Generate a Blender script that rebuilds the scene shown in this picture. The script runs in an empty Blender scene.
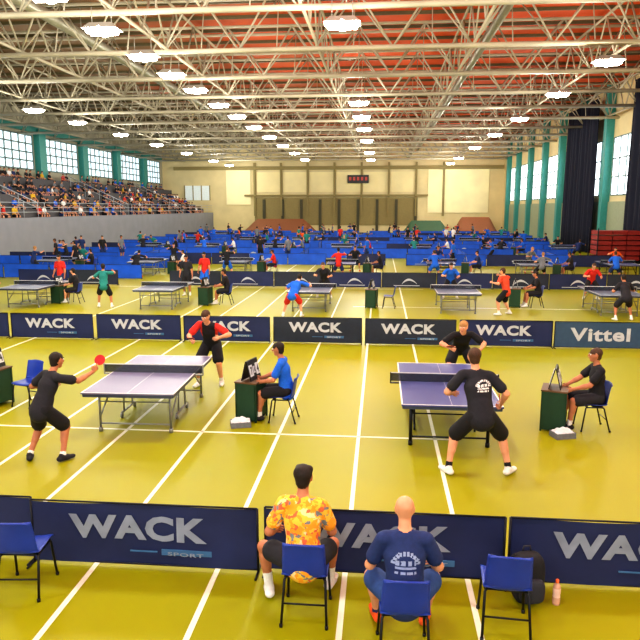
import bpy, math, random
import numpy as np
from mathutils import Vector, Matrix
random.seed(7)
sc=bpy.context.scene
try:
    sc.view_settings.view_transform='Standard'; sc.view_settings.look='None'
    sc.view_settings.look='Medium High Contrast'
except Exception as e: print('LOOK',e)
V=Vector
# ---------------------------------------------------------------- materials
def lin(c): 
    c=c/255.0
    return c/12.92 if c<=.04045 else ((c+.055)/1.055)**2.4
MC={}
def mat(name,rgb,rough=.6,metal=0,var=.08,scale=8,emit=0,spec=.4,alpha=1):
    if name in MC: return MC[name]
    m=bpy.data.materials.new(name); m.use_nodes=True
    nt=m.node_tree; b=nt.nodes['Principled BSDF']
    col=[lin(x) for x in rgb]
    tc=nt.nodes.new('ShaderNodeTexCoord'); nz=nt.nodes.new('ShaderNodeTexNoise'); nz.inputs['Scale'].default_value=scale
    nz.inputs['Detail'].default_value=3
    cr=nt.nodes.new('ShaderNodeValToRGB'); e=cr.color_ramp.elements
    e[0].position=.3; e[1].position=.7
    e[0].color=[max(0,x*(1-var)) for x in col]+[1]; e[1].color=[min(1,x*(1+var)) for x in col]+[1]
    nt.links.new(tc.outputs['Object'],nz.inputs['Vector']); nt.links.new(nz.outputs['Fac'],cr.inputs['Fac'])
    nt.links.new(cr.outputs['Color'],b.inputs['Base Color'])
    b.inputs['Roughness'].default_value=rough; b.inputs['Metallic'].default_value=metal
    b.inputs['Specular IOR Level'].default_value=spec; b.inputs['Alpha'].default_value=alpha
    if emit>0:
        nt.links.new(cr.outputs['Color'],b.inputs['Emission Color']); b.inputs['Emission Strength'].default_value=emit
    MC[name]=m; return m
# ---------------------------------------------------------------- mesh builder
class MB:
    def __init__(s): s.v=[];s.f=[];s.m=[];s.s=[]
    def add(s,vs,fs,m=0,sm=False):
        o=len(s.v); s.v.extend([tuple(x) for x in vs])
        for f in fs: s.f.append(tuple(int(i)+o for i in f)); s.m.append(m); s.s.append(sm)
    def box(s,c,d,m=0,rz=0,M=None):
        cx,cy,cz=c; a,b,h=d[0]/2,d[1]/2,d[2]/2
        vs=[V((x*a,y*b,z*h)) for x in(-1,1) for y in(-1,1) for z in(-1,1)]
        if rz: R=Matrix.Rotation(rz,3,'Z'); vs=[R@v for v in vs]
        if M: vs=[M@v for v in vs]
        vs=[v+V(c) for v in vs]
        s.add(vs,[(0,1,3,2),(4,6,7,5),(0,4,5,1),(2,3,7,6),(0,2,6,4),(1,5,7,3)],m)
    def tube(s,pts,rads,m=0,seg=8,sm=True,flat=1.0,closed=True):
        pts=[V(p) for p in pts]
        if not hasattr(rads,'__len__'): rads=[rads]*len(pts)
        n=len(pts); vs=[];fs=[]
        t0=(pts[1]-pts[0]).normalized(); up=V((0,0,1)) if abs(t0.z)<.9 else V((1,0,0))
        A=t0.cross(up).normalized()
        for i,p in enumerate(pts):
            t=(pts[min(i+1,n-1)]-pts[max(i-1,0)]).normalized()
            A=(A-t*A.dot(t)); A=A.normalized() if A.length>1e-6 else t.orthogonal().normalized()
            B=t.cross(A)
            for k in range(seg):
                a=2*math.pi*(k+.5)/seg
                vs.append(p+(A*math.cos(a)+B*math.sin(a)*flat)*rads[i])
        for i in range(n-1):
            for k in range(seg):
                k2=(k+1)%seg; fs.append((i*seg+k,i*seg+k2,(i+1)*seg+k2,(i+1)*seg+k))
        if closed: fs.append(tuple(range(seg))[::-1]); fs.append(tuple((n-1)*seg+k for k in range(seg)))
        s.add(vs,fs,m,sm)
    def lathe(s,prof,c,m=0,seg=20,sm=True,mats=None):
        vs=[];n=len(prof)
        for r,z in prof:
            for k in range(seg):
                a=2*math.pi*k/seg; vs.append((c[0]+r*math.cos(a),c[1]+r*math.sin(a),c[2]+z))
        o=len(s.v); s.v.extend(vs)
        for i in range(n-1):
            mm=mats[i] if mats else m
            for k in range(seg):
                k2=(k+1)%seg; s.f.append((o+i*seg+k,o+i*seg+k2,o+(i+1)*seg+k2,o+(i+1)*seg+k)); s.m.append(mm); s.s.append(sm)
    def ball(s,c,r,m=0,seg=10,rings=6,sc_=(1,1,1)):
        vs=[];fs=[]
        for i in range(rings+1):
            t=math.pi*i/rings
            for k in range(seg):
                a=2*math.pi*k/seg
                vs.append((c[0]+r*sc_[0]*math.sin(t)*math.cos(a),c[1]+r*sc_[1]*math.sin(t)*math.sin(a),c[2]+r*sc_[2]*math.cos(t)))
        for i in range(rings):
            for k in range(seg):
                k2=(k+1)%seg; fs.append((i*seg+k,(i+1)*seg+k,(i+1)*seg+k2,i*seg+k2))
        s.add(vs,fs,m,True)
    def grid(s,nx,ny,fn,m=0,sm=True):
        vs=[fn(i/nx,j/ny) for i in range(nx+1) for j in range(ny+1)]
        fs=[(i*(ny+1)+j,(i+1)*(ny+1)+j,(i+1)*(ny+1)+j+1,i*(ny+1)+j+1) for i in range(nx) for j in range(ny)]
        s.add(vs,fs,m,sm)
    def mesh(s,name,mats):
        me=bpy.data.meshes.new(name); me.from_pydata(s.v,[],s.f)
        for x in mats: me.materials.append(x)
        me.polygons.foreach_set('material_index',s.m); me.polygons.foreach_set('use_smooth',s.s)
        me.update(); return me
    def obj(s,name,mats,loc=(0,0,0),rz=0,bevel=0,parent=None):
        return put(name,s.mesh(name,mats),loc,rz,bevel,parent)
def put(name,me,loc=(0,0,0),rz=0,bevel=0,parent=None):
    o=bpy.data.objects.new(name,me); sc.collection.objects.link(o)
    o.location=loc; o.rotation_euler=(0,0,rz)
    if bevel:
        b=o.modifiers.new('bevel','BEVEL'); b.width=bevel; b.segments=2; b.limit_method='ANGLE'
    if parent: o.parent=parent
    return o
# ---------------------------------------------------------------- text
TC={}
def text(s,bold=.02):
    if (s,bold) in TC: return TC[(s,bold)]
    cu=bpy.data.curves.new('lettering','FONT'); cu.body=s; cu.offset=bold; cu.resolution_u=3
    cu.space_character=1.08
    o=bpy.data.objects.new('lettering',cu); sc.collection.objects.link(o)
    bpy.context.view_layer.update()
    dg=bpy.context.evaluated_depsgraph_get()
    me=bpy.data.meshes.new_from_object(o.evaluated_get(dg))
    vs=np.array([v.co[:] for v in me.vertices]); fs=[tuple(p.vertices) for p in me.polygons]
    bpy.data.objects.remove(o)
    mn=vs.min(0); mx=vs.max(0); vs=(vs-mn)/np.where(mx-mn>1e-6,mx-mn,1)
    TC[(s,bold)]=(vs,fs); return vs,fs
# ---------------------------------------------------------------- people (implicit surface -> one continuous skin)
def smin(a,b,k):
    h=np.maximum(k-np.abs(a-b),0)/k
    return np.minimum(a,b)-h*h*k*.25
def sd(p,P):
    a,b,ra,rb,D,ratio=P[:6]
    ba=b-a; L=max(float(ba@ba),1e-9)
    pa=p-a; h=np.clip((pa@ba)/L,0,1); q=pa-h[...,None]*ba; r=ra+(rb-ra)*h
    if D is not None:
        q=q+(q@D)[...,None]*D*(1/ratio-1)
        return (np.sqrt((q*q).sum(-1))-r)*min(1,ratio)
    return np.sqrt((q*q).sum(-1))-r
def nets(prims,res):
    lo=np.min([np.minimum(P[0],P[1])-max(P[2],P[3])*1.5 for P in prims],0)-2*res
    hi=np.max([np.maximum(P[0],P[1])+max(P[2],P[3])*1.5 for P in prims],0)+2*res
    n=np.ceil((hi-lo)/res).astype(int)+1
    D=np.full(n,1.0)
    ax=[lo[i]+np.arange(n[i])*res for i in range(3)]
    for P in prims:
        r=max(P[2],P[3])*1.5+.03+2*res
        l=np.maximum(((np.minimum(P[0],P[1])-r-lo)/res).astype(int),0)
        h=np.minimum(((np.maximum(P[0],P[1])+r-lo)/res).astype(int)+2,n)
        g=np.stack(np.meshgrid(ax[0][l[0]:h[0]],ax[1][l[1]:h[1]],ax[2][l[2]:h[2]],indexing='ij'),-1)
        sl=(slice(l[0],h[0]),slice(l[1],h[1]),slice(l[2],h[2]))
        D[sl]=smin(D[sl],sd(g,P),P[7])
    ins=D<0; c=[n[i]-1 for i in range(3)]
    def sub(A,o): return A[o[0]:o[0]+c[0],o[1]:o[1]+c[1],o[2]:o[2]+c[2]]
    acc=np.zeros(tuple(c)+(3,)); cnt=np.zeros(c)
    for axx in range(3):
        oth=[i for i in range(3) if i!=axx]
        for u in(0,1):
            for w in(0,1):
                o=[0,0,0]; o[oth[0]]=u; o[oth[1]]=w; o2=list(o); o2[axx]=1
                a=sub(D,o); b=sub(D,o2); ch=(a<0)!=(b<0)
                t=np.where(ch,a/np.where(ch,a-b,1),0)
                cnt+=ch
                acc[...,axx]+=np.where(ch,t,0)
                if u: acc[...,oth[0]]+=ch
                if w: acc[...,oth[1]]+=ch
    msk=cnt>0; idx=np.full(c,-1); idx[msk]=np.arange(msk.sum())
    ijk=np.argwhere(msk); vs=(ijk+acc[msk]/cnt[msk][:,None])*res+lo
    F=[]
    for axx in range(3):
        b_,c_=(axx+1)%3,(axx+2)%3
        s0=[slice(1,-1)]*3; s1=[slice(1,-1)]*3; s0[axx]=slice(0,-1); s1[axx]=slice(1,None)
        ch=ins[tuple(s0)]!=ins[tuple(s1)]
        E=np.argwhere(ch)+np.array([0 if i==axx else 1 for i in range(3)])
        if len(E)==0: continue
        inside0=ins[E[:,0],E[:,1],E[:,2]]
        def cell(db,dc):
            q=E.copy(); q[:,b_]-=db; q[:,c_]-=dc; return idx[q[:,0],q[:,1],q[:,2]]
        q=np.stack([cell(1,1),cell(0,1),cell(0,0),cell(1,0)],1)
        q[~inside0]=q[~inside0][:,::-1]
        F.append(q)
    F=np.concatenate(F); F=F[(F>=0).all(1)]
    return vs,F
def ik(a,b,l1,l2,hint):
    d=b-a; L=np.linalg.norm(d)
    if L>(l1+l2)*.995: b=a+d/L*(l1+l2)*.995; d=b-a; L=np.linalg.norm(d)
    u=d/L; x=(l1*l1-l2*l2+L*L)/(2*L); h=math.sqrt(max(l1*l1-x*x,0))
    w=hint-u*(hint@u); w/=np.linalg.norm(w)+1e-9
    return a+u*x+w*h,b
def N(v): v=np.array(v,float); return v/(np.linalg.norm(v)+1e-9)
SK,HA,SH,ST,SO,SC_,EY,LI,AC=range(9)
def make_person(pose,res=.012,hair='short',S=1.0,paint=None):
    g=lambda k,d: np.array(pose.get(k,d),float)
    pel=g('pel',(0,0,.93)); che=g('che',(0,.02,1.43))
    ya=math.radians(pose.get('hipyaw',0)); yb=math.radians(pose.get('shyaw',0)); rl=math.radians(pose.get('roll',0))
    R=np.array([math.cos(ya),math.sin(ya),0]); R2=np.array([math.cos(yb)*math.cos(rl),math.sin(yb)*math.cos(rl),math.sin(rl)])
    u=N(che-pel); f=N(np.cross(u,R)); f2=N(np.cross(u,R2)); 
    pr=[]
    def A(a,b,ra,rb,m,k=.02,D=None,ratio=1): pr.append((np.array(a,float),np.array(b,float),ra,rb,D,ratio,m,k))
    A(pel+u*.0,pel+u*.08,.150,.140,ST,.03,f,.72)
    A(pel+u*.1,pel+u*.32,.144,.168,SH,.03,f2,.68)
    A(pel+u*.13,pel-u*.04,.154,.172,SH,.01,f,.78)
    A(che-u*.14,che-u*.05,.162,.118,SH,.03,f2,.66)
    A(che-R2*.15-u*.01,che+R2*.15-u*.01,.060,.060,SH,.03)
    look=N(pose.get('look',(0,1,-.05)))
    nk=N(u+look*.35+np.array([0,0,.5]))
    hc=che+nk*.215
    A(che+u*.02,hc-nk*.07,.054,.050,SK,.02)
    HR=N(np.cross(look,[0,0,1])); HU=N(np.cross(HR,look))
    A(hc+HU*.035-look*.012,hc-HU*.01,.076,.070,SK,.015,look,1.2)
    A(hc-HU*.02+look*.02,hc-HU*.078+look*.042,.062,.036,SK,.02)
    A(hc+HU*.015+look*.088,hc-HU*.022+look*.104,.010,.015,SK,.01)
    for sx in(-1,1):
        A(hc+HR*sx*.076+HU*.012,hc+HR*sx*.078-HU*.022-look*.004,.019,.013,SK,.006,HR,.5)
    if hair!='bald':
        A(hc+HU*.046-look*.022,hc+HU*.042-look*.002,.083,.074,HA,.012,look,1.12)
        A(hc-look*.04+HU*.035,hc-look*.045-HU*.03,.077,.062,HA,.012)
        if hair=='curly':
            for q in range(18):
                t=q*2.4; A(hc+HU*(.055+.025*math.cos(q))+HR*.052*math.cos(t)-look*(.018+.055*math.sin(t)),hc+HU*.05-look*.02,.036,.03,HA,.01)
        if hair=='long':
            A(hc-look*.07,che-f2*.06+u*.0,.062,.04,HA,.02,look,.7)
    hips=[pel+R*s*.088-u*.02 for s in(-1,1)]
    fing=MB()
    sl_=pose.get('shortlen',.80)
    for i,s in enumerate((-1,1)):
        an=g('al' if s<0 else 'ar',(s*.12,0,.085)); hint=g('kl' if s<0 else 'kr',(s*.25,1,.1))
        kn,an=ik(hips[i],an,.43,.42,hint)
        A(hips[i],kn,.088,.058,SK,.03)
        e=hips[i]+(kn-hips[i])*sl_
        A(hips[i],e,.102,pose.get('flare',.108),ST,.006)
        A(kn,an,.055,.035,SK,.02)
        fd=N(pose.get('fl' if s<0 else 'fr',(s*.25,1,0))); 
        A(kn+(an-kn)*.2-fd*.02,kn+(an-kn)*.45-fd*.016,.055,.046,SK,.02)
        if pose.get('long'):
            A(kn,kn+(an-kn)*.93,.075,.062,ST,.012)
            A(hips[i],kn,.094,.076,ST,.012)
        A(kn+(an-kn)*pose.get('sockt',.80),an,.043,.042,SC_,.008)
        up=np.array([0,0,1.])
        A(an-fd*.045-up*.035,an+fd*.07-up*.035,.046,.048,SO,.012,up,.85)
        A(an+fd*.07-up*.038,an+fd*.155-up*.045,.047,.038,SO,.012,up,.8)
        A(an-fd*.01+up*.0,an+fd*.03-up*.03,.046,.046,SO,.01)
        sj=che+R2*s*.178-u*.022
        wr=g('wl' if s<0 else 'wr',(s*.26,.1,.88)); hint=g('el' if s<0 else 'er',(s*.5,-1,-.3))
        eb,wr=ik(sj,wr,.29,.255,hint)
        A(sj,eb,.052,.042,SK,.02)
        A(sj,sj+(eb-sj)*.66,.062,.070,SH,.008)
        A(eb,eb+(wr-eb)*.35,.043,.043,SK,.015); A(eb+(wr-eb)*.3,wr,.042,.026,SK,.015)
        fo=N(wr-eb); d=N(pose.get('hl' if s<0 else 'hr',fo))
        n0=N(pose.get('nl' if s<0 else 'nr',(-s,.2,-.3))); n0=N(n0-d*(n0@d)); lat=np.cross(d,n0)
        th=1 if (lat@np.array([0,.6,1]))>=0 else -1
        A(wr,wr+d*.078,.030,.040,SK,.012,n0,.45)
        cl=pose.get('cl' if s<0 else 'cr',.35)
        for q,(o,L) in enumerate(((.030,.070),(.010,.080),(-.010,.075),(-.030,.058))):
            p=wr+d*.075+lat*th*o; dd=d.copy(); pts=[p]; 
            for j,ll in enumerate((.45,.32,.23)):
                c_,s_=math.cos(cl*(1+.3*j)),math.sin(cl*(1+.3*j)); nn=N(n0-dd*(n0@dd)) if j==0 else nn
                dd,nn=dd*c_+nn*s_,nn*c_-dd*s_
                p=p+dd*L*ll*1.1; pts.append(p)
            fing.tube(pts,[.0095,.009,.008,.0055],SK,6)
        p=wr+d*.025+lat*th*.028; dd=N(d*.7+lat*th*.6+n0*.25); p2=p+dd*.035; dd2=N(dd+n0*cl*.8+d*.3); 
        fing.tube([p,p2,p2+dd2*.028],[.013,.011,.007],SK,6)
    vs,F=nets(pr,res)
    cen=vs[F].mean(1)
    allsd=np.stack([sd(cen,P) for P in pr],1)
    mi=np.array([P[6] for P in pr])[allsd.argmin(1)]
    if paint is not None: mi=paint(cen,mi,dict(pel=pel,che=che,u=u,f=f2,R=R2))
    mb=MB(); mb.v=[tuple(x) for x in vs*S]; mb.f=[tuple(int(i) for i in q) for q in F]; mb.m=[int(x) for x in mi]; mb.s=[True]*len(mb.f)
    fv=[tuple(c*S for c in v) for v in fing.v]; mb.add(fv,fing.f,SK,True)
    if res<.04:
        for s in(-1,1):
            c=(hc+HR*s*.031+look*.080+HU*.012)*S
            mb.ball(c,.0135*S,EY,8,6); mb.ball(c+look*.0075*S,.0085*S,HA,6,4)
            b0=(hc+HR*s*.018+look*.094+HU*.035)*S; b1=(hc+HR*s*.05+look*.082+HU*.034)*S
            mb.tube([b0,b1],[.006,.004],HA,5)
        l=[(hc+HR*t*.024+look*(.094-.010*t*t)-HU*.052)*S for t in(-1,-.4,.4,1)]
        mb.tube(l,[.003,.006,.006,.003],LI,6)
    info=dict(hc=hc*S)
    return mb,info
skins=[mat('skin_light',(214,152,118),.55),mat('skin_tan',(180,116,84),.55),mat('skin_brown',(125,78,55),.55)]
hairs=[mat('hair_dark',(32,23,19),.7,var=.3,scale=60),mat('hair_brown',(70,46,30),.7,var=.3,scale=60),mat('hair_blond',(165,120,70),.7,var=.3,scale=60)]
cl=lambda n,c: mat('cloth_'+n,c,.85,var=.12,scale=25)
eye=mat('eye_white',(235,235,230),.3); lip=mat('lips',(165,80,75),.5)
black=cl('black',(24,24,30)); navy=cl('navy',(30,48,98)); white=cl('white',(228,228,228)); red=cl('red',(200,42,34)); blue=cl('blue',(26,98,210)); teal=cl('teal',(34,122,118)); grey=cl('grey',(110,115,122)); orange=cl('orange',(235,95,35)); charcoal=cl('charcoal',(34,34,42))
def pmats(skin=0,hairm=0,shirt=black,shorts=black,shoe=white,sock=white,acc=white):
    return [skins[skin],hairs[hairm],shirt,shorts,shoe,sock,eye,lip,acc]
def person(name,pose,loc,face,mats,res=.012,hair='short',S=1.0,paint=None):
    mb,info=make_person(pose,res,hair,S,paint)
    return mb.obj(name,mats,(loc[0],loc[1],0),math.radians(face))
# ---------------------------------------------------------------- ROOM
def floor_mat():
    m=bpy.data.materials.new('sports_floor_olive_yellow'); m.use_nodes=True; nt=m.node_tree; b=nt.nodes['Principled BSDF']
    tc=nt.nodes.new('ShaderNodeTexCoord'); n1=nt.nodes.new('ShaderNodeTexNoise'); n1.inputs['Scale'].default_value=.12; n1.inputs['Detail'].default_value=4
    cr=nt.nodes.new('ShaderNodeValToRGB'); e=cr.color_ramp.elements
    e[0].position=.35;e[0].color=[lin(140),lin(146),lin(4),1]; e[1].position=.7; e[1].color=[lin(162),lin(153),lin(6),1]
    n2=nt.nodes.new('ShaderNodeTexNoise'); n2.inputs['Scale'].default_value=120
    mx=nt.nodes.new('ShaderNodeMixRGB'); mx.blend_type='MULTIPLY'; mx.inputs[0].default_value=.18
    nt.links.new(tc.outputs['Object'],n1.inputs['Vector']); nt.links.new(tc.outputs['Object'],n2.inputs['Vector'])
    nt.links.new(n1.outputs['Fac'],cr.inputs['Fac']); nt.links.new(cr.outputs['Color'],mx.inputs[1]); nt.links.new(n2.outputs['Fac'],mx.inputs[2])
    nt.links.new(mx.outputs['Color'],b.inputs['Base Color'])
    b.inputs['Roughness'].default_value=.45; b.inputs['Specular IOR Level'].default_value=.18
    return m
XL,XR,Y0,Y1,ZC=-34,18.2,-12,101,13.3
m=MB(); m.box(((XL+XR)/2,(Y0+Y1)/2,-.1),(XR-XL+1,Y1-Y0+1,.2)); m.obj('floor',[floor_mat()])
line=mat('line_paint_white',(232,232,212),.5,var=.04)
m=MB()
for x in(-9.9,-6.8,-5.5,-4.22,-2.93,-1.63,-.31,.93,):
    m.box((x,40,.002),(.055,100,.004))
m.box((-4.5,10.2,.002),(11.4,.05,.004))
m.box((-8,30.0,.002),(20,.05,.004)); m.box((6,24.5,.002),(14,.05,.004))
m.obj('floor_marking_lines',[line])
def ceil_mat():
    mm=bpy.data.materials.new('roof_deck_rust'); mm.use_nodes=True; nt=mm.node_tree; b=nt.nodes['Principled BSDF']
    tc=nt.nodes.new('ShaderNodeTexCoord'); n=nt.nodes.new('ShaderNodeTexNoise'); n.inputs['Scale'].default_value=.1
    sx=nt.nodes.new('ShaderNodeSeparateXYZ'); ad=nt.nodes.new('ShaderNodeMath'); ad.operation='MULTIPLY_ADD'; ad.inputs[1].default_value=.025; ad.inputs[2].default_value=.38
    a2=nt.nodes.new('ShaderNodeMath'); a2.operation='ADD'
    cr=nt.nodes.new('ShaderNodeValToRGB'); e=cr.color_ramp.elements
    e[0].position=.42;e[0].color=[lin(118),lin(88),lin(56),1]; e[1].position=.85; e[1].color=[lin(208),lin(78),lin(20),1]
    nt.links.new(tc.outputs['Object'],n.inputs['Vector']); nt.links.new(tc.outputs['Object'],sx.inputs[0]); nt.links.new(sx.outputs[0],ad.inputs[0])
    nt.links.new(ad.outputs[0],a2.inputs[0]); nt.links.new(n.outputs['Fac'],a2.inputs[1]); nt.links.new(a2.outputs[0],cr.inputs['Fac']); nt.links.new(cr.outputs['Color'],b.inputs['Base Color'])
    b.inputs['Roughness'].default_value=.8; return mm
m=MB(); m.box(((XL+XR)/2,(Y0+Y1)/2,ZC+.1),(XR-XL+1,Y1-Y0+1,.2)); m.obj('ceiling',[ceil_mat()])
purl=mat('purlin_olive',(92,84,58),.6); steel=mat('truss_paint_grey_beige',(174,166,146),.5,var=.2,scale=.5)
m=MB()
for y in np.arange(12,100,2.5): m.box(((XL+XR)/2,y,ZC-.08),(XR-XL,.10,.16))
m.obj('ceiling_purlins',[purl])
m=MB(); zb,zt=10.6,12.95
for y in np.arange(12,100,6):
    m.tube([(XL,y,zb),(XR,y,zb)],.12,0,5); m.tube([(XL,y-.8,zt),(XR,y-.8,zt)],.08,0,5); m.tube([(XL,y+.8,zt),(XR,y+.8,zt)],.08,0,5)
    x=XL+.4
    while x<XR-3.4:
        for dy in(-.8,.8):
            m.tube([(x,y,zb),(x+1.7,y+dy,zt)],.045,0,4); m.tube([(x+1.7,y+dy,zt),(x+3.4,y,zb)],.045,0,4)
        m.tube([(x+1.7,y-.8,zt),(x+1.7,y+.8,zt)],.04,0,4); m.tube([(x+1.7,y,zb),(x+1.7,y+.8,zt)],.03,0,4)
        x+=3.4
m.obj('roof_truss_transverse',[steel])
m=MB()
for x in np.arange(XL+3.9,XR,6.8):
    m.tube([(x,12,zb+.15),(x,100,zb+.15)],.075,0,4); m.tube([(x,12,zt-.1),(x,100,zt-.1)],.07,0,4)
    for y in np.arange(12,97,3.0):
        m.tube([(x,y,zb+.15),(x,y+1.5,zt-.1)],.045,0,4); m.tube([(x,y+1.5,zt-.1),(x,y+3,zb+.15)],.045,0,4)
m.obj('roof_truss_longitudinal',[steel])
m=MB()
m.tube([(-14.5,12,11.9),(-14.5,100,11.9)],.26,0,10); m.tube([(5.2,12,12.1),(5.2,100,12.1)],.2,0,10)
for y in np.arange(14,100,6): 
    for x in(-14.5,5.2): m.tube([(x,y,12),(x,y,13.3)],.02,0,4)
m.obj('ceiling_duct',[mat('duct_grey',(150,148,135),.4,.5)])
wallc=mat('wall_cream',(218,202,154),.7,scale=.5); wallg=mat('wall_grey_block',(132,134,144),.8,scale=1,var=.05); tealm=mat('column_teal',(56,140,134),.5)
glass=mat('window_daylight_glazing',(210,230,240),.3,emit=1.1,var=.06,scale=.6)
glassr=mat('window_daylight_glazing_bright',(235,245,250),.3,emit=3.2,var=.04,scale=.6)
m=MB(); m.box((XR+.15,(Y0+Y1)/2,ZC/2),(.3,Y1-Y0,ZC)); m.obj('wall_right',[wallc])
m=MB(); m.box(((XL+XR)/2,Y1+.15,ZC/2),(XR-XL+1,.3,ZC)); m.obj('wall_far',[wallc])
m=MB(); m.box((XL-.15,(Y0+Y1)/2,ZC/2),(.3,Y1-Y0,ZC)); m.obj('wall_left',[mat('wall_left_beige',(165,160,140),.7,scale=.5)])
colY=[40,47.8,55.2,62,68.7,75.5,82.5,89.5,96]
m=MB()
for y in colY: m.box((XR-.3,y,ZC/2),(.6,.7,ZC))
m.obj('column_teal_row',[tealm])
frame=mat('window_frame',(100,120,120),.5)
k=1
for a,b in zip(colY[:-1],colY[1:]):
    m=MB(); yc=(a+b)/2; w=b-a-1.6
    m.box((XR-.03,yc,6.9),(.04,w,4.4),0)
    for t in np.linspace(-.5,.5,5): m.box((XR-.08,yc+t*w,6.9),(.08,.1,4.5),1)
    for z in(4.7,6.1,7.5,9.1): m.box((XR-.08,yc,z),(.08,w,.1),1)
    m.obj('window_%d'%k,[glassr,frame]); k+=1
m=MB()
for a,b in zip(colY[:-1],colY[1:]): m.box((XR-.06,(a+b)/2,2.1),(.1,b-a-.7,4.2))
m.obj('trim_1',[mat('wall_panel_greenblue',(150,160,132),.6)])
pY=[35,44.5,54,63.5,73,82.5,92]
m=MB()
for y in pY: m.box((XL+.3,y,8.1),(.6,1.3,6.4))
m.box((XL+.2,67,11.2),(.3,66,.5)); m.obj('column_teal_left_row',[tealm])
for a,b in zip(pY,pY[1:]+[100.5]):
    m=MB(); yc=(a+b)/2; w=b-a-2.2
    m.box((XL+.03,yc,9),(.04,w,3.2),0)
    for t in np.linspace(-.5,.5,7): m.box((XL+.08,yc+t*w,9),(.08,.14,3.3),1)
    for z in(7.4,8.2,9.0,9.8,10.6): m.box((XL+.08,yc,z),(.08,w,.14),1)
    m.obj('window_%d'%k,[glass,frame]); k+=1
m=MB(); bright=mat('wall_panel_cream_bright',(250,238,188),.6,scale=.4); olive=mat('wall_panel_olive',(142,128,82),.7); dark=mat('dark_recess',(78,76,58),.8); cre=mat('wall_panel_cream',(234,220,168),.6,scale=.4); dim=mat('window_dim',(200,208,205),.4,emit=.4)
m.box((-22,Y1-.1,6.8),(3.8,.12,5.2),0)
for i in range(6): m.box((-17.3+i*4.1,Y1-.1,7.6),(3.7,.12,3),4)
m.box((-7,Y1-.1,3.2),(25,.12,4.2),1)
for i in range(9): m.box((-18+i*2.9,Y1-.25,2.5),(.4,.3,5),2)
m.box((11.5,Y1-.1,6.2),(9,.12,6.4),0); m.box((-28.5,Y1-.1,6),(4,.1,2.2),3)
for i in range(4): m.box((-30.5+i*1.33,Y1-.17,6),(.15,.08,2.3),1)
for i in range(8): m.box((-19.4+i*4.1,Y1-.3,6.5),(.3,.4,8),1)
m.box((-7,Y1-.4,9.7),(50,.5,.5),1); m.box((-7,Y1-.35,5.6),(28,.4,.25),1)
m.obj('wall_far_panelling',[bright,olive,dark,dim,cre])
m=MB(); m.box((-3.5,Y1-.7,8),(3.2,.3,1.2),0); 
for i in range(5): m.box((-4.7+i*.6,Y1-.87,8.05),(.35,.04,.5),1)
m.obj('scoreboard',[mat('scoreboard_black',(30,24,26),.5),mat('scoreboard_digits',(160,50,40),.5,emit=.3)])
conc=mat('bleacher_concrete',(84,82,86),.8); 
m=MB(); m.box((-26,65.5,1.5),(.3,69,3.0),0)
for i in range(5): m.box((-26.8-i*1.25,65.5,(3.0+i*.6)/2),(1.35,69,3.0+i*.6),1)
m.box((-32.75,65.5,3.2),(.9,69,6.4),1)
m.obj('bleacher_stand',[wallg,conc])
rail=mat('railing_paint',(170,175,182),.4)
m=MB()
for z in(3.4,3.75,4.1): m.tube([(-26,31,z),(-26,100,z)],.022,0,6)
for y in np.arange(31,100,3): m.tube([(-26,y,3),(-26,y,4.1)],.022,0,6)
for yy in(48,66,84):
    m.tube([(-26,yy,4.1),(-33,yy,7.3)],.035,0,6); m.tube([(-26,yy,3.7),(-33,yy,6.9)],.025,0,6)
    for i in range(5): m.tube([(-26-i*1.5,yy,3+i*.6),(-26-i*1.5,yy,4.1+i*.68)],.025,0,6)
m.obj('stand_railing',[rail])
sitpose=dict(pel=(0,-.06,.55),che=(0,.0,1.04),al=(-.16,.4,.085),ar=(.16,.4,.085),wl=(-.15,.28,.64),wr=(.15,.28,.64),kl=(0,.3,1),kr=(0,.3,1),look=(0,1,-.2))
smb,_=make_person(sitpose,.05)
sv=np.array(smb.v); cm=MB(); cmat=[skins[0],hairs[0],black,navy,white,red,blue,grey,cl('yellow',(205,165,40)),charcoal]
shirts=[2,2,2,3,3,9,9,9,4,5,6,7,7,8]
for row in range(6):
    for y in np.arange(38,98,.72):
        if random.random()<.48 or min(abs(y-q) for q in(48,66,84))<.7: continue
        a=-math.pi/2+random.uniform(-.3,.3); R=np.array([[math.cos(a),-math.sin(a),0],[math.sin(a),math.cos(a),0],[0,0,1]])
        vv=sv@R.T+np.array([-27.1-row*1.22,y,3.0+row*.6-.40])
        if row==5: vv[:,2]+=.3
        sh=random.choice(shirts); st=random.choice([2,3,9])
        o=len(cm.v); cm.v.extend(map(tuple,vv)); 
        mp={SK:0,HA:1,SH:sh,ST:st,SO:2,SC_:2,EY:4,LI:0,AC:4}
        cm.f.extend(tuple(i+o for i in q) for q in smb.f); cm.m.extend(mp[i] for i in smb.m); cm.s.extend([True]*len(smb.f))
cm.obj('spectator_crowd',cmat)
cn=mat('curtain_navy',(22,26,44),.9)
def curtain(y0,y1):
    m=MB(); m.grid(90,6,lambda a,b:(XR-.95+.14*math.sin(a*60)+.05*math.sin(a*23+b*3),y0+(y1-y0)*a,.03+12.2*b),0)
    m.tube([(XR-.95,y0,12.3),(XR-.95,y1,12.3)],.06,0,8); o=m.obj('curtain',[cn]); s=o.modifiers.new('th','SOLIDIFY'); s.thickness=.03
curtain(56,64.5); curtain(38.5,48.4)
m=MB()
def bank(x0,x1,h,y0,y1,mi):
    pf=lambda a: min(1,min(a,1-a)*5)
    m.grid(24,8,lambda a,b:(x0+(x1-x0)*a,y0+(y1-y0)*b,.02+h*b**1.6*pf(a)),mi)
    m.grid(24,2,lambda a,b:(x0+(x1-x0)*a,y1+.02,(.02+h*pf(a))*(1-b)),mi)
bank(-20.5,-9,2.1,90,96,0); bank(3,10,1.9,90,96,1); bank(10.2,16.8,2.4,90,96,0)
m.obj('banked_running_track',[mat('track_brown',(145,94,64),.7),mat('track_cover_green',(70,106,82),.7)])
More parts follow.
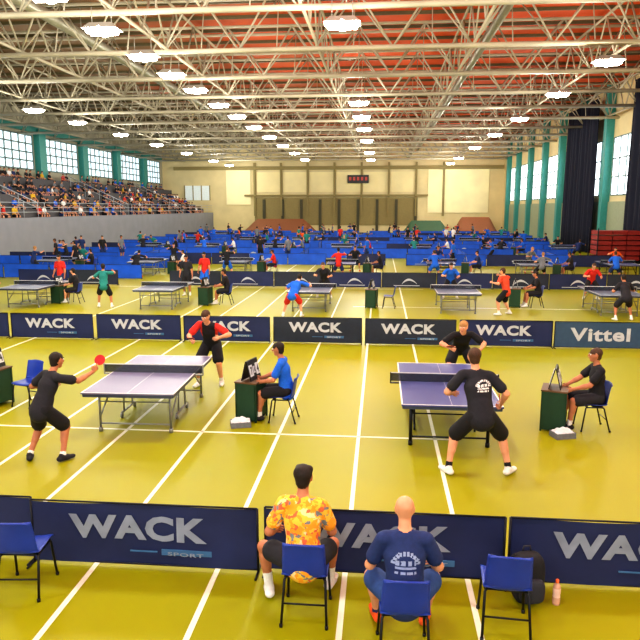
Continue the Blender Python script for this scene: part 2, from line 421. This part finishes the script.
# ---------------------------------------------------------------- lamps
lampm=mat('lamp_glow',(255,246,228),.3,emit=30,var=0); hous=mat('lamp_housing',(170,168,160),.4,.4)
lm=MB()
for dy in(-.17,.17):
    lm.tube([(-.52,dy,-.05),(-.48,dy,-.05),(.48,dy,-.05),(.52,dy,-.05)],[.06,.12,.12,.06],1,10)
    lm.ball((0,dy,-.06),.19,1,12,8,(1.2,1,.8))
lm.add([(-.62,-.36,-.02),(.62,-.36,-.02),(.62,.36,-.02),(-.62,.36,-.02),(-.4,-.15,.2),(.4,-.15,.2),(.4,.15,.2),(-.4,.15,.2)],[(4,5,6,7),(0,1,5,4),(1,2,6,5),(2,3,7,6),(3,0,4,7)],0)
for s in(-1,1): lm.tube([(s*.35,0,.2),(s*.35,0,.75)],.015,0,6)
lme=lm.mesh('high_bay_lamp',[hous,lampm])
def lamp(x,y,e,z=9.85):
    if y>60: e*=1.35
    o=put('high_bay_lamp',lme,(x,y,z))
    ld=bpy.data.lights.new('lamp_light','POINT'); ld.energy=e; ld.color=(1,.96,.86); ld.shadow_soft_size=.45
    l=bpy.data.objects.new('lamp_light',ld); sc.collection.objects.link(l); l.parent=o; l.location=(0,0,-.75)
E=920
for y in(-6,3,11.5,19.5):  # added lamps, nearly all out of view, to light the front area
    for x in(-18,-9.8,-1.4,8): lamp(x,y,E)
for y in(23.3,27.3,31,35,40,45,51,58,66,75,85): lamp(-9.8,y,E*.5)
for y in(23.3,40,46,53,62,75,86): lamp(-1.4,y,E*.62)
for y in(34,41,47,55,64,74,86,95): lamp(-22,y,E*.65)
for y in(30,38,48,58,70,84,94): lamp(9.5,y,E*.65)
w=bpy.data.worlds.new('world'); sc.world=w; w.use_nodes=True
bg=w.node_tree.nodes['Background']
bg.inputs[0].default_value=(.88,.93,1,1); bg.inputs[1].default_value=1.3
# ---------------------------------------------------------------- barriers
navyb=mat('banner_navy',(27,38,82),.6,var=.15,scale=2); lett=mat('banner_lettering',(132,142,162),.6,var=.2,scale=3); lettw=mat('banner_lettering_white',(185,190,200),.6)
sub=mat('banner_label_blue',(60,105,150),.6); post=mat('barrier_frame',(28,30,38),.4,.5); brightb=mat('banner_bright_blue',(18,84,205),.6,var=.12,scale=2); steelb=mat('banner_steel_blue',(50,76,106),.6)
dkb=mat('banner_dark_slate',(34,42,60),.6)
def barrier_mb(kind='wack',W=2.4,h=.7,seed=0,segx=24):
    m=MB()
    wv=lambda x,z: .012*math.sin(x*4+seed*2)+.007*math.sin(z*8+x*3+seed)
    m.grid(segx,6,lambda a,b:((a-.5)*W,wv((a-.5)*W,b*h),.03+b*(h-.04)),0)
    m.tube([(-W/2,0,h),(W/2,0,h)],.011,3,6); m.tube([(-W/2,0,.03),(W/2,0,.03)],.009,3,6)
    for s in(-1,1):
        m.tube([(s*W/2,0,0),(s*W/2,0,h)],.013,3,6); m.tube([(s*W/2,-.16,.012),(s*W/2,.16,.012)],.012,3,6)
    def tx(s,x0,x1,z0,z1,mi,bold=.03,off=.010):
        vs,fs=text(s,bold)
        m.add([(x0+v[0]*(x1-x0),wv(x0+v[0]*(x1-x0),z0+v[1]*(z1-z0))-off,z0+v[1]*(z1-z0)) for v in vs],fs,mi)
    if kind=='wack':
        tx('WACK',-.34*W+.03,.27*W+.03,.30*h/.7,.575*h/.7,1,.045)
        m.box((.19*W,-.014,.185),(.22*W,.012,.062),2); tx('SPORT',.11*W,.27*W,.164,.206,1,.02,.042)
        m.box((.0*W,-.014,.185),(.12*W,.012,.014),2)
    if kind=='vittel': tx('Vittel',-.33*W,.33*W,.2,.56,1,.03)
    if kind=='sail':
        pts=[];n=14
        for i in range(n+1): t=i/n; pts.append((-.34+t*.75,.16+.34*math.sin(t*math.pi)**.8*(1-.3*t)))
        for i in range(n,-1,-1): t=i/n; pts.append((-.34+t*.75,.16+.20*math.sin(t*math.pi)**.8*(1-.1*t)))
        for i in range(n):
            q=[pts[i],pts[i+1],pts[2*n+1-i-1],pts[2*n+1-i]]
            m.add([(x,wv(x,z)-.012,z) for x,z in q],[(0,1,2,3)],1)
        m.box((-.1,-.014,.12),(1.2,.012,.03),1)
    return m
fm=[barrier_mb('wack',2.40,.7,s).mesh('barrier_banner',[navyb,lett,sub,post]) for s in range(3)]
for i,x in enumerate((-4.83,-2.4,.07,2.52,4.97)):
    put('court_barrier',fm[i%3],(x,6.1+(-.03 if i==1 else .02),0),random.uniform(-.008,.008))
mm_=[barrier_mb('wack',2.44,.72,s+4).mesh('barrier_banner',[navyb if s else dkb,lettw,sub,post]) for s in(0,1,2)]
vit=barrier_mb('vittel',2.35,.72,3).mesh('barrier_banner',[steelb,lettw,sub,post])
for i in range(9):
    x=-11.9+i*2.55
    put('court_barrier',vit if i==7 else mm_[0 if i in(4,5) else 1+i%2],(x+(0 if i<7 else -.1),17.6-.03*(i%2),0),0)
sail=[barrier_mb('sail',2.5,.72,s).mesh('barrier_banner',[dkb if s else navyb,lettw,sub,post]) for s in(0,1)]
for i in range(13):
    x=-16.5+i*2.55
    if i==2: continue
    put('court_barrier',sail[i%2],(x,30.5,0),0)
def row_obj(y,x0,x1,kinds,mats,seed):
    m=MB(); x=x0;i=0
    while x<x1:
        b=barrier_mb(kinds[i%len(kinds)],2.5,.75,i+seed,8); c=random.choice((0,0,4)) if len(mats)>4 else 0
        o=len(m.v); m.v.extend((v[0]+x,v[1]+y,v[2]) for v in b.v)
        m.f.extend(tuple(j+o for j in f) for f in b.f); m.m.extend(c if q==0 else q for q in b.m); m.s.extend(b.s)
        x+=2.56;i+=1
        if random.random()<.12: x+=1.3
    m.obj('barrier_row',mats)
bm=[brightb,lettw,sub,post,navyb]
row_obj(33.2,-24,-13,['plain'],bm[:4],0); row_obj(42.5,-24,15.5,['sail','plain','plain'],bm,1); row_obj(39.3,-24,-12,['plain'],bm[:4],2)
for j,y in enumerate((48.5,55,60,67,73,79,86)): row_obj(y,-24+random.random(),15.5,['plain','plain','sail'],bm if j%2 else bm[:4],j)
m=MB()
for x in(-15.8,-5.3,5.6,11.2):
    for y in(44.2,46.8,57.5,62.2,64.8,70,76):
        b=barrier_mb('plain',2.5,.75,1,6); o=len(m.v); m.v.extend((x-v[1],y+v[0],v[2]) for v in b.v)
        m.f.extend(tuple(j+o for j in f) for f in b.f); m.m.extend(b.m); m.s.extend(b.s)
m.obj('barrier_row',bm[:4])
# ---------------------------------------------------------------- tables
tl=mat('table_line_white',(228,228,228),.5); leg=mat('table_leg_grey',(140,143,138),.4,.5); legd=mat('table_leg_dark',(32,35,42),.4,.4); net=mat('table_net',(26,34,52),.8,alpha=.72); tape=mat('net_tape',(200,200,200),.7); edge=mat('table_apron',(60,68,86),.5)
def table_mb(dark):
    m=MB(); L,W,z=2.74,1.525,.76
    for s in(-1,1): m.box((0,s*(L/4+.003),z-.0125),(W,L/2-.006,.025),0)
    for s in(-1,1):
        m.box((s*(W/2-.01),0,z+.001),(.02,L,.003),1); m.box((0,s*(L/2-.01),z+.001),(W,.02,.003),1)
        m.box((s*(W/2-.03),0,z-.05),(.03,L-.06,.05),5); m.box((0,s*(L/2-.03),z-.05),(W-.06,.03,.05),5); m.box((0,s*.05,z-.05),(W-.06,.03,.05),5)
    m.box((0,0,z+.001),(.004,L,.003),1)
    r=.028 if dark else .02
    for sy in(-1,1):
        y=sy*1.03
        for sx in(-1,1):
            m.tube([(sx*.6,y,z-.03),(sx*.6,y,.07)],r,2,8); m.tube([(sx*.6,y,.07),(sx*.6,y,.0)],.035,2,10)
            m.tube([(sx*.6,y,.25),(sx*.6,sy*.35,z-.05)],.014,2,6)
        m.tube([(-.6,y,.14),(.6,y,.14)],.016,2,6); m.tube([(-.6,y,.52),(.6,y,.52)],.012,2,6)
    for sx in(-1,1):
        m.tube([(sx*.5,-.33,.1),(sx*.5,.33,.1)],.02,2,6)
        for sy in(-1,1): m.tube([(sx*.5,sy*.22,.1),(sx*.5,sy*.18,z-.05)],.016,2,6); m.tube([(sx*.5-.015,sy*.33,.05),(sx*.5+.015,sy*.33,.05)],.05,2,12)
    m.tube([(-.5,.2,.4),(.5,.2,.4)],.014,2,6); m.tube([(-.5,-.2,.4),(.5,-.2,.4)],.014,2,6)
    m.box((0,0,z+.07),(1.83,.006,.14),3); m.box((0,0,z+.148),(1.83,.012,.014),4)
    for sx in(-1,1): m.box((sx*.91,0,z+.06),(.02,.03,.19),2); m.box((sx*.84,0,z-.03),(.15,.05,.02),2)
    return m
def tmats(c,n,d): return [mat(n,c,.35,var=.04,scale=2,spec=.35),tl,legd if d else leg,net,tape,edge]
tme1=table_mb(False).mesh('table_tennis_table',tmats((112,110,142),'tabletop_lavender_grey',False))
tme2=table_mb(True).mesh('table_tennis_table',tmats((74,80,132),'tabletop_blue',True))
tme3=table_mb(False).mesh('table_tennis_table',tmats((92,100,124),'tabletop_slate',False))
put('table_tennis_table',tme1,(-4.06,11.13,0),math.radians(1.5)); put('table_tennis_table',tme2,(1.12,10.95,0),0)
far_t=[]
for x in(-13.36,-8.22,-2.53,2.78,8.28): put('table_tennis_table',tme3,(x,24.15,0)); 
for y in(36.4,51.8,63.5,76):
    for x in(-19,-13.4,-8,-2.5,2.9,8.4,13.8 if y>40 else 12.5):
        dx=random.uniform(-.5,.5); dy=random.uniform(-.4,.4)
        put('table_tennis_table',tme3 if (x+y)%3>1 else tme2,(x+dx,y+dy,0),random.uniform(-.03,.03)); far_t.append((x+dx,y+dy))
# ---------------------------------------------------------------- chairs
chb=mat('chair_plastic_blue',(28,58,155),.35,var=.06); chl=mat('chair_leg_metal',(40,42,48),.35,.7)
def chair_mb():
    m=MB(); prof=[(.20,.425),(.19,.445),(.12,.448),(0,.440),(-.12,.438),(-.17,.450),(-.20,.49),(-.215,.56),(-.235,.68),(-.262,.79),(-.270,.815),(-.278,.805)]
    def f(a,b):
        t=b*(len(prof)-1); i=min(int(t),len(prof)-2); q=t-i; y=prof[i][0]*(1-q)+prof[i+1][0]*q; z=prof[i][1]*(1-q)+prof[i+1][1]*q
        s=a*2-1; wd=.205 if b<.5 else .205-.028*(b-.5)*2
        if b>.5: y+=.035*s*s; 
        else: z+=.018*s*s
        if b>.9: z-=.03*abs(s)**3
        return(s*wd,y,z)
    m.grid(14,33,f,0)
    for s in(-1,1):
        m.tube([(s*.16,.14,.435),(s*.185,.17,.40),(s*.205,.225,0)],.0125,1,8); m.tube([(s*.16,-.10,.432),(s*.185,-.13,.40),(s*.205,-.24,0)],.0125,1,8)
        m.tube([(s*.18,.16,.415),(s*.18,-.12,.415)],.011,1,8)
        for q in(.225,-.24): m.tube([(s*.205,q,0),(s*.205,q,.03)],.017,1,8)
    m.tube([(-.18,.14,.412),(.18,.14,.412)],.011,1,8); m.tube([(-.18,-.1,.412),(.18,-.1,.412)],.011,1,8)
    m.tube([(-.195,-.19,.2),(.195,-.19,.2)],.009,1,8)
    return m
chm=chair_mb().mesh('plastic_chair',[chb,chl])
def chair(x,y,face):
    o=put('plastic_chair',chm,(x,y,0),math.radians(face)); s=o.modifiers.new('th','SOLIDIFY'); s.thickness=.006; return o
chair(-.63,5.46,0); chair(.24,4.98,2); chair(1.15,5.42,-4); chair(-3.42,5.6,6)
chair(-1.66,10.95,88); chair(3.62,11.0,92); chair(-6.62,11.4,165)
chair(.35,24.3,85); chair(5.9,25.0,90); chair(-11.95,24.5,90); chair(-5.95,24.7,90)
gd=mat('desk_green',(26,62,40),.6); wd=mat('desk_top_wood',(95,68,42),.5); scb=mat('score_black',(22,24,30),.5); scw=mat('score_card_white',(205,208,212),.6)
def desk_mb():
    m=MB()
    m.box((0,0,.70),(.50,.42,.025),1)
    m.box((-.23,0,.36),(.02,.38,.66),0); m.box((.23,0,.36),(.02,.38,.66),0); m.box((0,-.18,.38),(.44,.02,.62),0); m.box((0,.18,.38),(.44,.02,.62),0)
    for a in(-1,1):
        for b in(-1,1): m.box((a*.225,b*.185,.35),(.03,.03,.70),0)
    for s in(-1,1):
        M=Matrix.Rotation(math.radians(14*s),3,'X')
        m.box((0,s*.05,.90),(.40,.015,.36),2,M=M)
        for q,w in((-.12,.12),(.12,.12),(0,.06)):
            m.box((q,s*.062,.90),(w,.012,.20 if w>.1 else .12),3,M=M)
            vs,fs=text('7' if q<0 else '4',.03); 
            y=s*.072
            m.add([tuple(M@V(((q+(v[0]-.5)*w*.6)*1,0,(v[1]-.5)*.14))+V((0,y,.90))) for v in vs],fs,2)
    return m
dme=desk_mb().mesh('umpire_desk',[gd,wd,scb,scw])
def desk(x,y,rz): put('umpire_desk',dme,(x,y,0),math.radians(rz))
desk(-2.24,11.0,75); desk(2.98,10.95,72); desk(-7.25,11.35,80); desk(-.3,24.3,80); desk(5.1,25,80); desk(-12.6,24.4,80); desk(-6.7,24.4,80)
def towel_tray(x,y):
    m=MB(); m.box((0,0,.01),(.34,.24,.02),0)
    for s in(-1,1): m.box((s*.165,0,.05),(.012,.24,.09),0); m.box((0,s*.115,.05),(.34,.012,.09),0)
    m.grid(16,12,lambda a,b:((a-.5)*.33,(b-.5)*.23,.09+.07*math.sin(a*math.pi)*math.sin(b*math.pi)+.012*math.sin(a*17+b*5)+.01*math.sin(b*19)),1)
    m.obj('towel_tray',[grey,mat('towel_white',(205,210,215),.95)],(x,y,0),.3)
towel_tray(-2.35,10.55); towel_tray(3.02,10.5)
rr=mat('racket_rubber_red',(190,35,40),.6); rb=mat('racket_rubber_black',(25,25,28),.6); rw=mat('racket_handle_wood',(180,130,80),.5)
def racket(p,d,n):
    m=MB(); d=V(d).normalized(); n=V(n); n=(n-d*n.dot(d)).normalized(); l=d.cross(n)
    P0=V(p); c=P0+d*.15
    for s,mi in((1,0),(-1,1)):
        ring=[c+(d*math.cos(t)*.082+l*math.sin(t)*.076) for t in np.linspace(0,2*math.pi,25)[:-1]]
        top=[q+n*.007*s for q in ring]
        m.add(ring+top,[(i,(i+1)%24,24+(i+1)%24,24+i) for i in range(24)]+[tuple(range(24,48))],mi)
    m.tube([P0-d*.05,P0+d*.05,P0+d*.085],[.014,.012,.018],2,8,flat=.8)
    m.obj('table_tennis_racket',[rr,rb,rw])
def w2(loc,face,S,q):
    a=math.radians(face); x,y,z=[c*S for c in q]
    return (loc[0]+x*math.cos(a)-y*math.sin(a),loc[1]+x*math.sin(a)+y*math.cos(a),z)
# ---------------------------------------------------------------- NEAR PEOPLE
def floral():
    m=bpy.data.materials.new('cloth_floral_yellow'); m.use_nodes=True; nt=m.node_tree; b=nt.nodes['Principled BSDF']; b.inputs['Roughness'].default_value=.8
    tc=nt.nodes.new('ShaderNodeTexCoord'); vo=nt.nodes.new('ShaderNodeTexVoronoi'); vo.inputs['Scale'].default_value=26
    nz=nt.nodes.new('ShaderNodeTexNoise'); nz.inputs['Scale'].default_value=14; mxv=nt.nodes.new('ShaderNodeMixRGB'); mxv.inputs[0].default_value=.12
    cr=nt.nodes.new('ShaderNodeValToRGB'); cr.color_ramp.interpolation='CONSTANT'; e=cr.color_ramp.elements
    e[0].position=0;e[0].color=[lin(238),lin(155),lin(30),1]; e[1].position=.35;e[1].color=[lin(236),lin(190),lin(60),1]
    for p,c in((.62,(220,100,60)),(.76,(238,208,150)),(.86,(120,125,125))):
        q=e.new(p); q.color=[lin(x) for x in c]+[1]
    sp=nt.nodes.new('ShaderNodeSeparateColor')
    nt.links.new(tc.outputs['Object'],nz.inputs['Vector']); nt.links.new(tc.outputs['Object'],mxv.inputs[1]); nt.links.new(nz.outputs['Color'],mxv.inputs[2])
    nt.links.new(mxv.outputs[0],vo.inputs['Vector']); nt.links.new(vo.outputs['Color'],sp.inputs[0]); nt.links.new(sp.outputs[0],cr.inputs['Fac']); nt.links.new(cr.outputs['Color'],b.inputs['Base Color']); return m
sit1=dict(pel=(0,-.06,.56),che=(-.02,.06,1.04),shyaw=-6,al=(-.36,.22,.085),ar=(.20,.40,.085),kl=(-.8,.6,1),kr=(.25,.3,1),wl=(-.30,.26,.66),wr=(.21,.34,.66),el=(-.55,-.5,-1),er=(.5,-.5,-1),look=(.12,1,-.1),sockt=.6,shortlen=.68,flare=.1)
person('seated_man_floral_shirt',sit1,(-.65,5.46),0,pmats(1,0,floral(),charcoal,white,white),.010,'curly',1.02)
def logo_back(c,mi,I,c0=.26,s=1.0):
    q=c-I['pel']; z=q@I['u']-c0; x=q@I['R']; back=(q@I['f'])<0
    r=np.sqrt((x*1.0)**2+(z)**2)/s
    top=(np.abs(r-.105)<.016)&(z>.02*s)&((np.floor(np.arctan2(x,z)*14)%4)!=0)
    bars=(np.abs(x)<.085*s)&(((np.abs(z-.03*s)<.020*s)&(np.floor(x/.018/s)%3!=0))|((np.abs(z+.012*s)<.008*s))|((np.abs(z+.05*s)<.012*s)&(np.floor(x/.014/s)%4!=0)))
    mi=mi.copy(); mi[(mi==SH)&back&(top|bars)]=AC; return mi
sit2=dict(pel=(0,-.05,.56),che=(0,.04,1.02),al=(-.2,.42,.085),ar=(.22,.40,.085),kl=(-.45,.4,1),kr=(.45,.4,1),wl=(-.24,.33,.64),wr=(.26,.33,.64),el=(-.6,-.4,-1),er=(.6,-.4,-1),look=(0,1,-.2),sockt=.9,shortlen=.8,flare=.1)
person('seated_bald_man',sit2,(.24,4.98),2,pmats(0,0,navy,cl('shorts_blue',(40,70,130)),orange,navy,cl('print_pale',(150,165,200))),.010,'bald',1.01,logo_back)
pl=dict(pel=(0,-.05,.80),che=(.08,.12,1.25),hipyaw=-15,shyaw=-25,al=(-.24,-.06,.085),ar=(.24,.02,.085),wr=(.50,.48,1.22),wl=(-.16,.40,1.02),er=(.5,-.4,-1),el=(-1,-.4,-.6),look=(.35,1,-.1),cr=1.1,fl=(-.6,1,0),fr=(.5,1,0),hr=(.4,.6,.6),sockt=.9)
lo=(-4.88,8.76); person('table_tennis_player',pl,lo,-8,pmats(1,0,charcoal,black,charcoal,white),.012,'short',1.03)
h=w2(lo,-8,1.03,(.52,.51,1.27)); racket(h,(.45,.35,.8),(.3,-1,.1))
po=dict(pel=(0,-.12,.84),che=(-.02,.16,1.24),roll=6,al=(-.2,-.05,.085),ar=(.22,.1,.085),wr=(.2,.5,1.0),wl=(-.32,.42,1.05),er=(1,-.3,-.6),el=(-1,-.3,-.4),look=(.2,1,-.25),cr=1.1)
def redside(c,mi,I):
    x=(c-I['pel'])@I['R']; mi=mi.copy(); mi[(mi==SH)&(np.abs(x)>.125)&(c[:,2]>1.0)]=AC; return mi
lo=(-3.52,13.05); person('table_tennis_player',po,lo,178,pmats(0,1,black,black,white,white,red),.012,'short',1.08,redside)
h=w2(lo,178,1.08,(.2,.56,1.03)); racket(h,(.3,-.9,.3),(0,.3,1))
pf=dict(pel=(0,-.05,.81),che=(-.06,.1,1.30),roll=-2,al=(-.38,-.03,.085),ar=(.38,.02,.085),kl=(-.5,1,.1),kr=(.5,1,.1),wl=(-.32,.32,.98),wr=(.29,.22,.88),el=(-.8,-.5,-.6),er=(.8,-.4,-.6),look=(-.15,1,-.05),cr=1.1,fl=(-.6,1,0),fr=(.8,1,0),sockt=.85,flare=.106,shortlen=.84)
lo=(1.42,8.83); person('table_tennis_player',pf,lo,0,pmats(0,1,charcoal,black,white,black),.011,'short',1.10,lambda c,mi,I:logo_back(c,mi,I,.33,.85))
h=w2(lo,0,1.10,(.29,.29,.87)); racket(h,(.1,.8,.1),(1,0,.2))
pc=dict(pel=(0,-.22,.76),che=(0,.16,1.10),shyaw=15,al=(-.28,-.05,.085),ar=(.28,.0,.085),wr=(.25,.45,.88),wl=(-.3,.4,.85),er=(1,-.2,-.4),el=(-1,-.2,-.4),look=(.4,1,-.1),cr=1.1)
lo=(1.70,13.35); person('table_tennis_player',pc,lo,180,pmats(0,2,black,black,white,white),.013,'short',1.07)
h=w2(lo,180,1.07,(.25,.5,.9)); racket(h,(-.2,-.8,.3),(0,.3,1))
um=dict(pel=(0,-.06,.56),che=(0,.02,1.05),al=(-.13,.40,.085),ar=(.13,.44,.085),kl=(-.1,.3,1),kr=(.1,.3,1),wl=(-.12,.36,.70),wr=(.10,.40,.72),el=(-.6,-.5,-.8),er=(.6,-.5,-.8),look=(.1,1,-.1),flare=.1)
person('table_umpire',um,(-1.66,10.95),88,pmats(1,0,blue,black,charcoal,white),.012,'short',1.02)
um2=dict(um); um2.update(che=(0,-.04,1.04),look=(.05,1,.05))
person('table_umpire',um2,(3.62,11.0),92,pmats(1,1,black,charcoal,charcoal,white),.012,'short',1.02)
person('table_umpire',dict(um),(-7.95,11.4),-90,pmats(0,0,red,black,white,white),.02,'short',1.0)
# ---------------------------------------------------------------- MID PEOPLE (shared bodies)
ready=dict(pel=(0,-.1,.80),che=(.02,.16,1.22),al=(-.28,-.05,.085),ar=(.28,.02,.085),wr=(.3,.46,1.0),wl=(-.25,.40,.95),look=(0,1,-.1),cr=1.1)
stand=dict(pel=(0,0,.93),che=(0,.02,1.42),wl=(-.27,.1,.86),wr=(.27,.12,.9))
reach=dict(pel=(.05,-.1,.78),che=(.18,.18,1.18),shyaw=20,al=(-.3,-.05,.085),ar=(.32,.06,.085),wr=(.55,.5,1.1),wl=(-.2,.3,.95),look=(.1,1,-.1),cr=1.1)
hit=dict(pel=(0,-.05,.86),che=(0,.05,1.33),shyaw=-30,al=(-.22,.1,.085),ar=(.26,-.12,.085),wr=(.35,.35,1.35),wl=(-.3,.35,1.15),look=(0,1,-.05),cr=1.1)
VAR={}
for n,p in(('ready',ready),('stand',stand),('reach',reach),('hit',hit),('sit',um)):
    for r in('m','f'):
        mb,_=make_person(p,.022 if r=='m' else .042); VAR[n,r]=mb.mesh('person_'+n,pmats())
def inst(name,var,x,y,face,mats):
    o=put(name,VAR[var],(x,y,0),math.radians(face))
    for i,mm in enumerate(mats):
        o.material_slots[i].link='OBJECT'; o.material_slots[i].material=mm
    return o
tp='table_tennis_player'
inst(tp,('hit','m'),-10.31,23.4,20,pmats(1,0,teal,black)); inst('table_umpire',('sit','m'),-11.95,24.5,88,pmats(0,0,black,black))
inst(tp,('stand','m'),-13.6,26.6,170,pmats(1,0,red,navy)); inst(tp,('stand','m'),-7.9,28.8,170,pmats(1,0,red,blue))
inst('table_umpire',('sit','m'),-5.95,24.7,90,pmats(1,0,black,black)); inst(tp,('reach','m'),-3.0,21.9,-5,pmats(0,0,blue,red))
inst(tp,('ready','m'),-2.3,26.7,180,pmats(0,1,charcoal,black)); inst(tp,('hit','m'),4.35,23.0,60,pmats(0,1,cl('salmon',(210,75,48)),black))
inst('table_umpire',('sit','m'),5.9,25,90,pmats(1,0,black,black)); inst(tp,('ready','m'),8.1,22.2,5,pmats(1,0,charcoal,charcoal))
inst(tp,('ready','m'),2.9,27,180,pmats(0,0,blue,black)); inst(tp,('stand','m'),-8.2,27.0,180,pmats(1,0,charcoal,black))
inst(tp,('ready','m'),-14.2,22.0,-10,pmats(0,1,navy,black)); inst(tp,('ready','m'),8.6,27.3,180,pmats(0,1,red,black))
inst(tp,('stand','m'),-18.5,38.2,90,pmats(0,0,black,black))
cols=[red,blue,navy,black,charcoal,black,navy,teal,grey,blue,charcoal,red,white,blue,orange]
for x,y in far_t:
    for s in(-1,1):
        if random.random()<.15: continue
        v=random.choice(('ready','reach','hit','ready'))
        inst(tp,(v,'f'),x+random.uniform(-.9,.9),y+s*random.uniform(1.9,2.7),(0 if s<0 else 180)+random.uniform(-25,25),pmats(random.randint(0,1),random.choice((0,0,1,2)),random.choice(cols),random.choice((black,navy,black,blue)),random.choice((white,orange)),white))
    if random.random()<.7:
        inst('table_umpire',('sit','f'),x+2.1,y,90,pmats(random.randint(0,1),0,random.choice(cols),black)); chair(x+2.1,y,90); desk(x+1.4,y,80)
for i in range(60):
    x=random.choice((-20,-14,-7,0,5,10))+random.gauss(0,2); x=max(-24,min(15,x)); y=random.choice((41,46,58,69.5,71,82,84,88))+random.uniform(-.8,.8)
    if min(abs(x-q) for q in(-15.8,-5.3,5.6,11.2))<.6: continue
    inst('spectator',(random.choice(('stand','stand','hit')),'f'),x,y,random.uniform(0,360),pmats(random.randint(0,1),random.choice((0,1)),random.choice(cols),random.choice((black,navy,charcoal))))
# ---------------------------------------------------------------- small near props
m=MB()
def bp(a,b,sx,sy,sz,cz):
    th=a*2*math.pi; ph_=(b-.5)*math.pi; e=.55
    sg=lambda v: math.copysign(abs(v)**e,v)
    return(sx*sg(math.cos(ph_))*sg(math.cos(th)),sy*sg(math.cos(ph_))*sg(math.sin(th)),cz+sz*sg(math.sin(ph_)))
m.grid(28,16,lambda a,b:bp(a,b,.15,.10,.25,.25),0)
m.grid(24,12,lambda a,b:tuple(np.array(bp(a,b,.12,.06,.12,.17))+np.array((0,-.10,0))),1)
for s in(-1,1): m.tube([(s*.09,.10,.44),(s*.10,.17,.36),(s*.10,.17,.18),(s*.09,.10,.08)],[.018]*4,1,6,flat=.5)
m.tube([(-.04,.05,.49),(-.03,.05,.54),(.03,.05,.54),(.04,.05,.49)],.01,1,6)
m.obj('backpack',[mat('backpack_black',(25,27,34),.8),mat('backpack_pocket_grey',(44,46,56),.8)],(1.44,5.82,0),.2)
m=MB(); m.lathe([(0,0),(.034,0),(.036,.02),(.036,.08),(.033,.1),(.036,.12),(.036,.17),(.026,.205),(.014,.22),(.016,.222),(.016,.25),(0,.25)],(0,0,0),0,20,mats=[0,0,0,1,1,1,0,0,2,2,2])
m.obj('drink_bottle',[mat('bottle_clear_pink',(225,175,150),.2,alpha=.9),mat('bottle_label',(235,200,185),.5),mat('bottle_cap',(230,105,50),.4)],(1.71,5.8,0))
m=MB()
for i in range(6):
    for j in range(3):
        m.box((14.6+j*.9,45,.45+i*.33),(.84,1.6,.26),0)
for a in(14.1,16.9):
    for b in(44.1,45.9): m.box((a,b,1.2),(.06,.06,2.4),1)
m.box((15.5,45,.2),(2.9,1.9,.08),1)
m.obj('equipment_trolley_red_mats',[mat('mat_red',(140,34,26),.6),post])
# ---------------------------------------------------------------- camera
cam=bpy.data.cameras.new('camera'); co=bpy.data.objects.new('camera',cam); sc.collection.objects.link(co)
cam.sensor_width=36; cam.lens=36*650/640; cam.clip_end=400
co.location=(0,0,3.7); co.rotation_euler=(math.radians(90-9.7765),0,math.radians(5.284))
sc.camera=co
print('objs',len(sc.objects))
